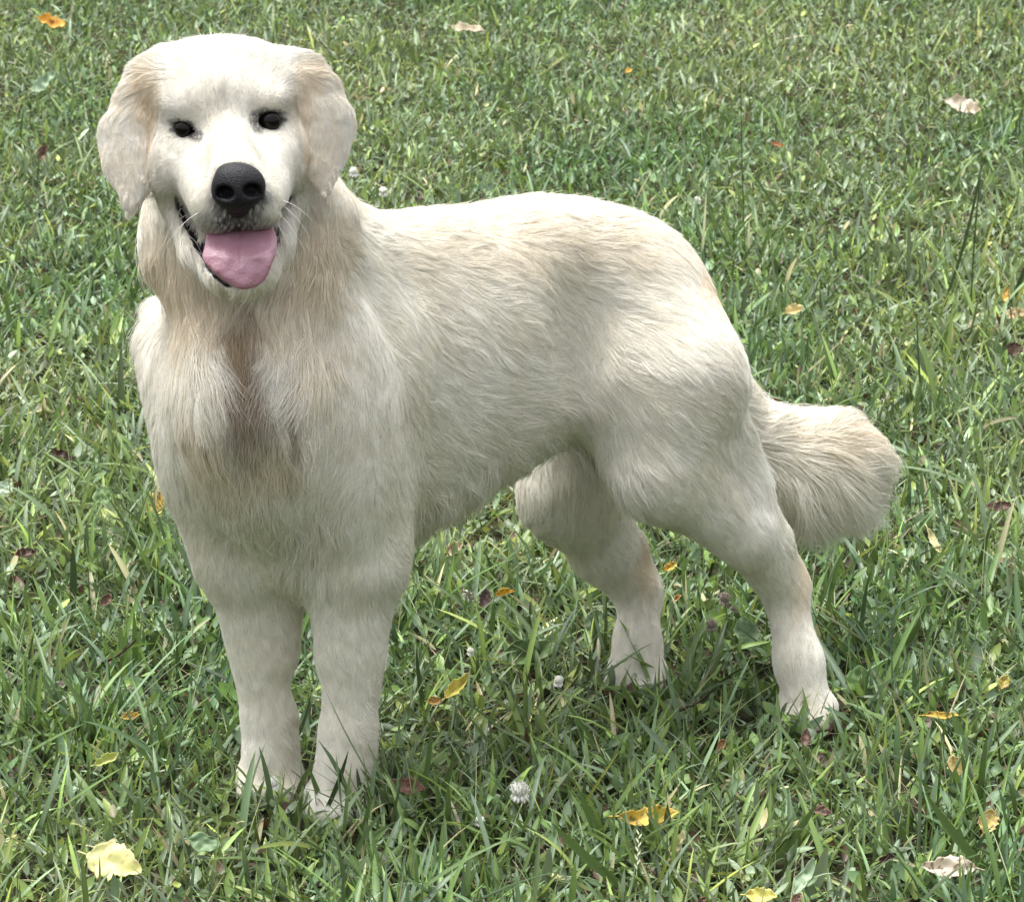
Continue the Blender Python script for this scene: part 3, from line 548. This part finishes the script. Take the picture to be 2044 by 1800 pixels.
    gr_m = mat('grass_blade', (.07, .12, .04), .40, .42, attr='col'); t_ = gr_m.node_tree; b_ = t_.nodes['Principled BSDF']
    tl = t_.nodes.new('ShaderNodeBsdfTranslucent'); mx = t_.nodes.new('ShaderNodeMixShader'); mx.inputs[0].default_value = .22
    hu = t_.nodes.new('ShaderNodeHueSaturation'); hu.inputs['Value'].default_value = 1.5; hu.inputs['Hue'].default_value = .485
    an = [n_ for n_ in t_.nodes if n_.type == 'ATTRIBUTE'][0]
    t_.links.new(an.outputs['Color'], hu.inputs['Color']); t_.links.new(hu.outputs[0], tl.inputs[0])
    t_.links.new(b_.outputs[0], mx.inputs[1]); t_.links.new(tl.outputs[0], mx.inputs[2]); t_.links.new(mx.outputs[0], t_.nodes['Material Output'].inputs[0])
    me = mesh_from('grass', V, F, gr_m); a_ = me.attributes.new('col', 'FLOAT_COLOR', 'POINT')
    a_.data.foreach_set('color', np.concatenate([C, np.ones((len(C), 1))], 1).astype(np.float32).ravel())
    go = bpy.data.objects.new('grass', me); link(go); tag(go, kind='stuff', label='mixed green lawn grass with small weed leaves around the dog', cat='grass')
    print('grass verts', len(V))

# ------------------------------------------------------------------ FALLEN LEAVES, CLOVER, TWIGS
leaf_m = mat('leaf_blade', (.5, .4, .1), .5, .35, attr='col')
def rotm(az, tilt, roll):
    return np.array(Matrix.Rotation(tilt, 3, 'X') @ Matrix.Rotation(az, 3, 'Z') @ Matrix.Rotation(roll, 3, 'X'))
def leaf_mesh(name, L, W, curl, cup, col, spot, amount, seed, jag=.11, tail=False, m=None):
    r = np.random.default_rng(seed); nu, nv = 22, 11; t = np.linspace(0, 1, nu); s_ = np.linspace(-1, 1, nv)
    w_ = np.sin(np.pi*np.clip(t, .012, .988)**.85)**.7*(1+jag*np.sin(t*31+seed)+jag*.6*np.sin(t*57+seed*2))
    ph = curl*(t-.5); X = np.where(abs(curl) > .01, np.sin(ph)/(curl if abs(curl) > .01 else 1), t-.5)*L; Z = (1-np.cos(ph))/(curl if abs(curl) > .01 else 1)*L
    V = np.zeros((nu, nv, 3)); V[..., 0] = X[:, None]; ang = cup*np.abs(s_)[None]*1.0
    V[..., 1] = s_[None]*w_[:, None]*W/2*np.cos(ang*.7); V[..., 2] = Z[:, None]+np.abs(s_)[None]*w_[:, None]*W/2*np.sin(ang)
    q = V.reshape(-1, 3); wob = noise3(q, L*.35, seed+5); V[..., 2] += (wob*L*.05).reshape(nu, nv); V[..., 1] += (noise3(q, L*.6, seed+6)*L*.03).reshape(nu, nv)
    V[..., 2] -= .0006*(np.abs(s_)[None] < .05)
    F = np.array([(i*nv+j, i*nv+j+1, (i+1)*nv+j+1, (i+1)*nv+j) for i in range(nu-1) for j in range(nv-1)])
    n = noise3(q, L*.16, seed+9)+.5*noise3(q, L*.06, seed+3); mk = sst(n, .85-amount*1.6, 1.15-amount*1.6)[:, None]
    vein = (np.abs(np.tile(s_, nu)) < .08)[:, None]*.25
    c = np.array(col)*(1+.12*noise3(q, L*.4, seed+7)[:, None]); c = c*(1-mk)+np.array(spot)*mk; c = c*(1-vein)+c*vein*.6
    V = V.reshape(-1, 3)
    k = 5; tb = np.linspace(0, 1, k)[:, None]; a0 = V[nv//2]; pet = a0+np.array((-1, .15, -.25))*tb*L*(.55 if tail else .18); rr = L*.012   # leaf stalk
    PV = np.concatenate([pet+np.array((0, math.cos(x), math.sin(x)))*rr for x in (0, 2.1, 4.2)]); PF = np.array([(o*k+i, ((o+1) % 3)*k+i, ((o+1) % 3)*k+i+1, o*k+i+1) for o in range(3) for i in range(k-1)])+len(V)
    C = np.concatenate([c, np.tile(np.array(col)*.8, (len(PV), 1))]); me = mesh_from(name, np.concatenate([V, PV]), np.concatenate([F, PF]), m or leaf_m)
    a_ = me.attributes.new('col', 'FLOAT_COLOR', 'POINT'); a_.data.foreach_set('color', np.concatenate([np.clip(C, 0, 1), np.ones((len(C), 1))], 1).astype(np.float32).ravel()); return me
def leaf(name, label, cat, u, v, lpx, wpx, az, tilt, roll, curl, cup, col, spot, amount, seed, z=.045, group=None, **kw):
    c = G(u, v, z); k = c[1]*1.03/FPX; me = leaf_mesh(name, lpx*k, wpx*k, curl, cup, col, spot, amount, seed, **kw)
    o = bpy.data.objects.new(name, me); link(o); o.location = c
    o.rotation_euler = Matrix(rotm(math.radians(az), math.radians(tilt), math.radians(roll)).tolist()).to_euler()
    sm = o.modifiers.new('thickness', 'SOLIDIFY'); sm.thickness = .0005
    return tag(o, label, cat, group)
YEL, PALE, TAN, BRN, DRK = (.54, .37, .06), (.56, .50, .24), (.48, .38, .26), (.15, .085, .05), (.05, .032, .025)
GRL = 'fallen leaves scattered in the grass'
for a in [
 ('orange yellow curled leaf lying in the top left corner of the lawn', 105, 50, 62, 34, -20, 40, 0, 1.6, .8, (.62, .34, .06), BRN, .25),
 ('dark brown shrivelled leaf hanging upright left of the dog by its ear', 85, 308, 46, 22, 80, 55, 0, 1.8, 1.0, BRN, DRK, .3),
 ('yellow leaf with a brown half standing upright beside the left edge of the dog chest', 313, 1008, 66, 40, 78, 62, 0, .8, .7, (.58, .44, .10), BRN, .42),
 ('large pale yellow green round leaf lying behind blades in the bottom left corner', 230, 1722, 122, 84, -18, 48, 0, .5, .2, (.60, .58, .24), (.45, .36, .18), .12),
 ('bright yellow leaf with small dark spots lying right of the open clover flower', 1297, 1632, 128, 44, 4, 46, 0, .9, .5, YEL, (.10, .09, .03), .22),
 ('narrow pale yellow leaf standing just below the spotted yellow leaf', 1352, 1685, 64, 20, 62, 55, 0, .6, .6, PALE, TAN, .2),
 ('cream yellow leaf folded into a triangle at the right below the tail', 1912, 1533, 58, 44, -70, 60, 20, .7, 1.2, (.66, .56, .30), (.55, .34, .06), .3),
 ('round yellow curled leaf with a pink brown blotch near the right edge', 1972, 1640, 56, 48, 70, 58, 0, 1.2, .8, (.60, .50, .15), (.40, .24, .18), .3),
 ('wide beige papery leaf with a tapering stalk in the bottom right corner', 1893, 1732, 112, 46, 176, 50, 0, .5, .4, (.62, .52, .40), BRN, .08),
 ('thin yellow leaf lying flat right of the dog near hind paw', 1880, 1428, 70, 16, 3, 50, 0, .4, .4, YEL, BRN, .1),
 ('small tan yellow leaf standing among blades right of the dog rump', 1585, 620, 38, 26, 20, 50, 0, .9, .6, (.58, .46, .18), TAN, .2),
 ('tan leaf at the right edge of the lawn level with the rump', 2026, 628, 50, 28, 10, 50, 0, .7, .4, (.60, .46, .26), BRN, .12),
 ('small orange leaf standing upright above the tan leaf at the right edge', 2008, 588, 34, 18, 80, 60, 0, .7, .5, (.60, .38, .08), BRN, .1),
 ('brown furry looking dead leaf standing just behind the dog rump above the tail', 1548, 815, 44, 26, 85, 60, 0, .7, .9, (.22, .12, .04), DRK, .3),
 ('curled yellow leaf lying between the front and hind legs near the front paw', 912, 1372, 76, 30, 48, 52, 0, 1.2, .9, (.50, .46, .10), (.55, .36, .12), .3),
 ('small orange brown leaf below the curled yellow leaf behind the front leg', 868, 1400, 32, 22, 0, 50, 0, 1.0, .7, (.45, .28, .08), BRN, .2),
 ('beige folded leaf with a pink edge below the dog belly', 908, 1097, 44, 30, 40, 55, 0, .7, .9, (.56, .46, .30), (.26, .15, .12), .35),
 ('dark purple brown leaf beside the yellow leaf under the dog belly', 968, 1196, 46, 30, 82, 55, 0, .9, .8, (.085, .055, .05), DRK, .2),
 ('small deep yellow leaf beside the dark leaf under the dog belly', 1008, 1184, 44, 18, 14, 50, 0, .9, .8, (.58, .38, .05), BRN, .2),
 ('long thin cream leaf standing below the tip of the tail', 1864, 1082, 62, 16, -62, 58, 0, .5, .6, (.64, .58, .30), TAN, .15),
 ('yellow green leaf cut by the bottom edge of the photo', 1520, 1788, 66, 34, 0, 50, 0, .6, .4, (.58, .56, .16), YEL, .2),
 ('small orange yellow leaf in the gap between the two hind legs', 1338, 1132, 34, 20, 30, 50, 0, 1.0, .8, (.55, .38, .06), BRN, .25),
 ('tiny reddish leaf tip in the gap between the hind legs near the hock', 1350, 1195, 26, 12, 40, 50, 0, 1.0, .8, (.48, .24, .08), BRN, .2),
 ('flat tan leaf lying at the top edge of the lawn behind the dog head', 935, 58, 68, 24, -6, 38, 0, .4, .3, (.42, .36, .24), TAN, .2),
 ('dry pinkish white leaf lying in the upper right lawn', 1922, 215, 74, 40, -22, 42, 0, .8, .5, (.56, .48, .38), TAN, .3),
 ('crumpled reddish brown leaf on the ground right of the front paws', 812, 1573, 80, 44, -8, 45, 0, .9, .8, (.17, .085, .06), DRK, .25),
 ('upright brown leaf standing below the near hind paw', 1608, 1473, 42, 26, 80, 58, 0, .8, .9, (.17, .10, .07), DRK, .3),
 ('dark curled leaf lying left of the dog chest', 128, 912, 62, 20, -20, 45, 0, 1.8, 1.0, DRK, BRN, .3),
 ('small brown cupped leaf near the left edge of the lawn', 52, 1106, 46, 28, 10, 50, 0, 1.5, 1.0, (.14, .08, .06), DRK, .4),
 ('small brown leaf left of the dog elbow', 213, 1200, 34, 26, 60, 50, 0, 1.2, .9, (.16, .10, .07), DRK, .3),
 ('pale yellow green leaf standing left of the front paws', 214, 1516, 56, 26, 25, 55, 0, .6, .7, (.42, .46, .12), PALE, .2),
 ('orange flecked leaf under blades between the left edge and the front legs', 262, 1430, 40, 22, 10, 50, 0, .9, .7, (.50, .36, .07), BRN, .35),
 ('tiny orange leaf in the upper lawn above the dog back', 1255, 142, 16, 12, 30, 45, 0, .6, .5, (.60, .36, .05), BRN, .1),
 ('small rusty leaf in the upper lawn right of the dog back', 1553, 290, 26, 12, -20, 45, 0, .8, .6, (.36, .16, .05), BRN, .2),
 ('dark brown leaf at the right edge level with the top of the tail', 2024, 700, 34, 40, 80, 50, 0, 1.0, .8, (.09, .055, .03), DRK, .3),
 ('dull brown leaf flat on the ground at the right edge level with the tail tip', 1998, 1012, 56, 24, 5, 45, 0, .8, .6, (.18, .10, .08), DRK, .3),
 ('pinkish brown leaf in the grass left of the cream folded leaf', 1640, 1620, 46, 24, -15, 50, 0, 1.0, .8, (.24, .15, .12), DRK, .3),
 ('dark brown curled leaf left of the beige papery leaf', 1772, 1712, 50, 20, 25, 50, 0, 1.5, 1.0, DRK, BRN, .3),
 ('olive yellow leaf at the right edge level with the near hind paw', 2004, 1362, 34, 26, 60, 50, 0, .8, .6, (.40, .34, .06), BRN, .3),
 ('small brown leaf with orange edge in the grass below the belly shadow', 1440, 1488, 30, 20, 60, 50, 0, 1.0, .8, (.28, .15, .06), DRK, .3),
 ('reddish brown leaf at the bottom edge right of the yellow green leaf', 1590, 1795, 34, 24, 50, 50, 0, 1.0, .8, (.22, .13, .09), DRK, .3),
 ('dark brown leaf at the bottom below the pale round leaf', 1400, 1800, 30, 18, 50, 50, 0, 1.0, .8, BRN, DRK, .3),
 ('purple brown leaf lying behind the far front leg near the dog belly', 1022, 1068, 22, 18, 60, 50, 0, 1.0, .8, (.2, .12, .09), DRK, .2),
]:
    lab, rest = a[0], a[1:]; leaf('fallen_leaf', lab, 'leaf', *rest, seed=int(a[1]+a[2]), group=GRL, z=.042 if a[2] > 400 else .05)
GRN, GR2 = (.12, .20, .075), (.24, .32, .20)
for a in [
 ('pale round weed leaf behind the far hind leg', 1190, 1243, 58, 52, 80, 58, 0, .5, .4, GR2, GRN, .2),
 ('large crinkled pale green weed leaf between the two hind legs', 1492, 1268, 74, 52, -70, 60, 0, .4, .4, (.19, .27, .15), GRN, .2),
 ('broad dark green weed leaf in the shade below the belly', 1060, 1302, 110, 56, 14, 55, 0, .5, .3, (.085, .14, .045), GRN, .2),
 ('rounded grey green weed leaf in the grass below the far front paw', 408, 1682, 70, 42, -10, 50, 0, .5, .4, (.17, .25, .13), GRN, .2),
 ('pale drooping weed leaf at the bottom edge right of centre', 1605, 1752, 92, 34, 60, 50, 0, .9, .4, (.26, .34, .21), GRN, .15),
 ('mid green weed leaf beside the pale yellow leaf at the left edge', 205, 992, 46, 40, 80, 55, 0, .5, .3, (.12, .19, .07), GRN, .2),
 ('whitish green weed leaf cut by the left edge of the photo', 12, 975, 44, 36, 60, 55, 0, .5, .3, (.32, .40, .28), GRN, .15),
 ('wide weed leaf right of the near hind paw', 1712, 1358, 62, 52, 80, 58, 0, .5, .4, (.13, .21, .07), GRN, .2),
 ('grey green weed leaf pair behind the right lawn leaf', 1890, 1330, 48, 34, 60, 55, 0, .5, .4, GR2, GRN, .2),
 ('dull olive weed leaf lying in the shadow below the hind legs', 1352, 1418, 66, 46, -30, 50, 0, .5, .3, (.14, .18, .09), BRN, .15),
 ('long bent grey green blade leaf in the upper left behind the ear', 88, 168, 68, 30, 48, 50, 0, .9, .6, GR2, GRN, .1),
]:
    lab, rest = a[0], a[1:]; leaf('broad_weed_leaf', lab, 'weed', *rest, seed=int(a[1]+a[2]), group='broad weed leaves in the lawn', z=.035, jag=.02)
def tube(pts, rs, n=6):
    pts = np.array(pts, float); V, F = [], []
    for i, p in enumerate(pts):
        t = norm(pts[min(i+1, len(pts)-1)]-pts[max(i-1, 0)]); a = norm(np.cross(t, (.3, 1, .2))); b = np.cross(t, a)
        V += [p+(a*math.cos(x)+b*math.sin(x))*rs[i] for x in np.linspace(0, 6.283, n, endpoint=False)]
    for i in range(len(pts)-1): F += [(i*n+j, i*n+(j+1) % n, (i+1)*n+(j+1) % n, (i+1)*n+j) for j in range(n)]
    return np.array(V), np.array(F)
pet_w, pet_b, stem_m = mat('clover_petal', (.86, .84, .78), .5, .3, Subsurface_Weight=.0), mat('faded_petal', (.36, .30, .26), .7, .2), mat('clover_stem', (.14, .20, .07), .5, .3)
for lab, u, v, rp, faded in [
 ('white clover flower in front of the far front paw', 545, 1566, 14, 0), ('large open white clover flower right of the front paws', 1037, 1583, 23, 0), ('small white clover flower below the large open clover', 957, 1640, 12, 0),
 ('white clover flower in the shade below the belly', 1115, 1362, 12, 0), ('white clover flower beside the dark leaf under the belly', 932, 1191, 12, 0), ('white clover flower behind the dog just right of its ear', 765, 385, 10, 0),
 ('half hidden white clover flower touching the dog ear', 706, 346, 10, 0), ('white clover flower above the rump against the far grass', 1392, 402, 8, 0), ('little white clover flower near the beige leaf under the belly', 940, 1302, 9, 0),
 ('faded pinkish clover head on a tall stem between the hind legs', 1447, 1197, 14, 1), ('faded clover head lowest of the group between the hind legs', 1420, 1250, 13, 1), ('small faded clover head beside the tall one between the hind legs', 1466, 1216, 9, 1)]:
    r = np.random.default_rng(int(u)); g0 = G(u+r.uniform(-6, 6), v+ (95 if faded else 45)); c = P(u, v, g0[1]); R = .85*rp*c[1]*1.03/FPX
    if c[2] < .035: c = G(u, v, .04); g0 = np.array((c[0]+.008, c[1]+.004, 0))
    fl = bpy.data.objects.new('clover_flower', None); fl.location = g0; link(fl); tag(fl, lab, 'flower', 'clover flowers dotted through the lawn')
    VV, FF, o = [], [], 0
    for k in range(54):
        z_ = 1-1.55*(k/53); th_ = k*2.4; q = np.array((math.sqrt(max(0, 1-z_*z_))*math.cos(th_), math.sqrt(max(0, 1-z_*z_))*math.sin(th_), z_))
        tip = c+q*R*r.uniform(.85, 1.15)+np.array((0, 0, .45*R if z_ > -.1 else -.35*R)); mid = c+q*R*.62; a0 = c+q*R*.25; v_, f_ = tube([a0, mid, (mid+tip)/2, tip], [R*.06, R*.17, R*.21, R*.09], 5)
        VV.append(v_); FF.append(f_+o); o += len(v_)
    def sub(nm, me):
        ob = bpy.data.objects.new(nm, me); link(ob, fl); ob.matrix_parent_inverse = Matrix.Translation(-Vector(g0)); return ob
    sub('flower_head', mesh_from('flower_head', np.concatenate(VV), np.concatenate(FF), pet_b if faded else pet_w))
    v_, f_ = tube([g0, g0*.5+c*.5+np.array((.004, 0, 0)), c], [.0009, .0009, .0008]); sub('stem', mesh_from('stem', v_, f_, stem_m))
bark = mat('dead_wood', (.075, .05, .038), .85, .2)
for lab, pts, w_ in [('dark forked twig lying in the grass left of the front legs', [(205, 1322), (232, 1310), (258, 1290), (275, 1272)], 7),
                     ('thin dark brown twig in the shadow between the hind paws', [(1352, 1420), (1375, 1412), (1395, 1400), (1412, 1388)], 6),
                     ('crooked dark stick curl in the grass below the belly', [(912, 1158), (925, 1180), (948, 1192), (955, 1215)], 4),
                     ('pale dry grass straw leaning in the lawn right of the rump', [(1610, 745), (1640, 718), (1670, 690), (1690, 672)], 3)]:
    q = [G(u, v, .035+.012*i) for i, (u, v) in enumerate(pts)]; k = q[0][1]*1.03/FPX*w_/2
    q2 = resample([np.array(x) for x in q], .006); n_ = len(q2); q2 = np.array(q2)+noise3(np.array(q2), .02, 4)[:, None]*.0015
    v_, f_ = tube(q2, np.linspace(k, k*.5, n_)); v2, f2 = tube([q2[n_//2], q2[n_//2]+np.array((.01, .0, .012))], [k*.5, k*.2])
    m_ = bark if 'straw' not in lab else mat('dry_straw', (.36, .30, .20), .8, .2)
    tw_ = bpy.data.objects.new('twig' if 'straw' not in lab else 'dry_straw', mesh_from('twig', np.concatenate([v_, v2]), np.concatenate([f_, f2+len(v_)]), m_)); link(tw_); tag(tw_, lab, 'twig' if 'straw' not in lab else 'straw')
# whiskers
wm = mat('whisker', (.75, .72, .65), .5, .3)
for (u, v, du, dv, L0) in [(362, 416, -.6, .7, .03), (376, 428, -.7, .5, .028), (388, 440, -.6, .8, .03), (398, 424, -.8, .4, .034), (566, 412, .6, .6, .03), (556, 426, .7, .7, .034), (550, 440, .5, .9, .03), (560, 400, .9, .2, .03)]:
    h0, n, d = hit(u, v); dr = norm(RGT*du-UPV*dv+n*.5); q = [h0+dr*L0*t+np.array((0, 0, -1))*L0*.45*t*t for t in np.linspace(0, 1, 7)]
    v_, f_ = tube(q, np.linspace(.00036, .0001, 7), 4); part('whisker', mesh_from('whisker', v_, f_, wm), dog)
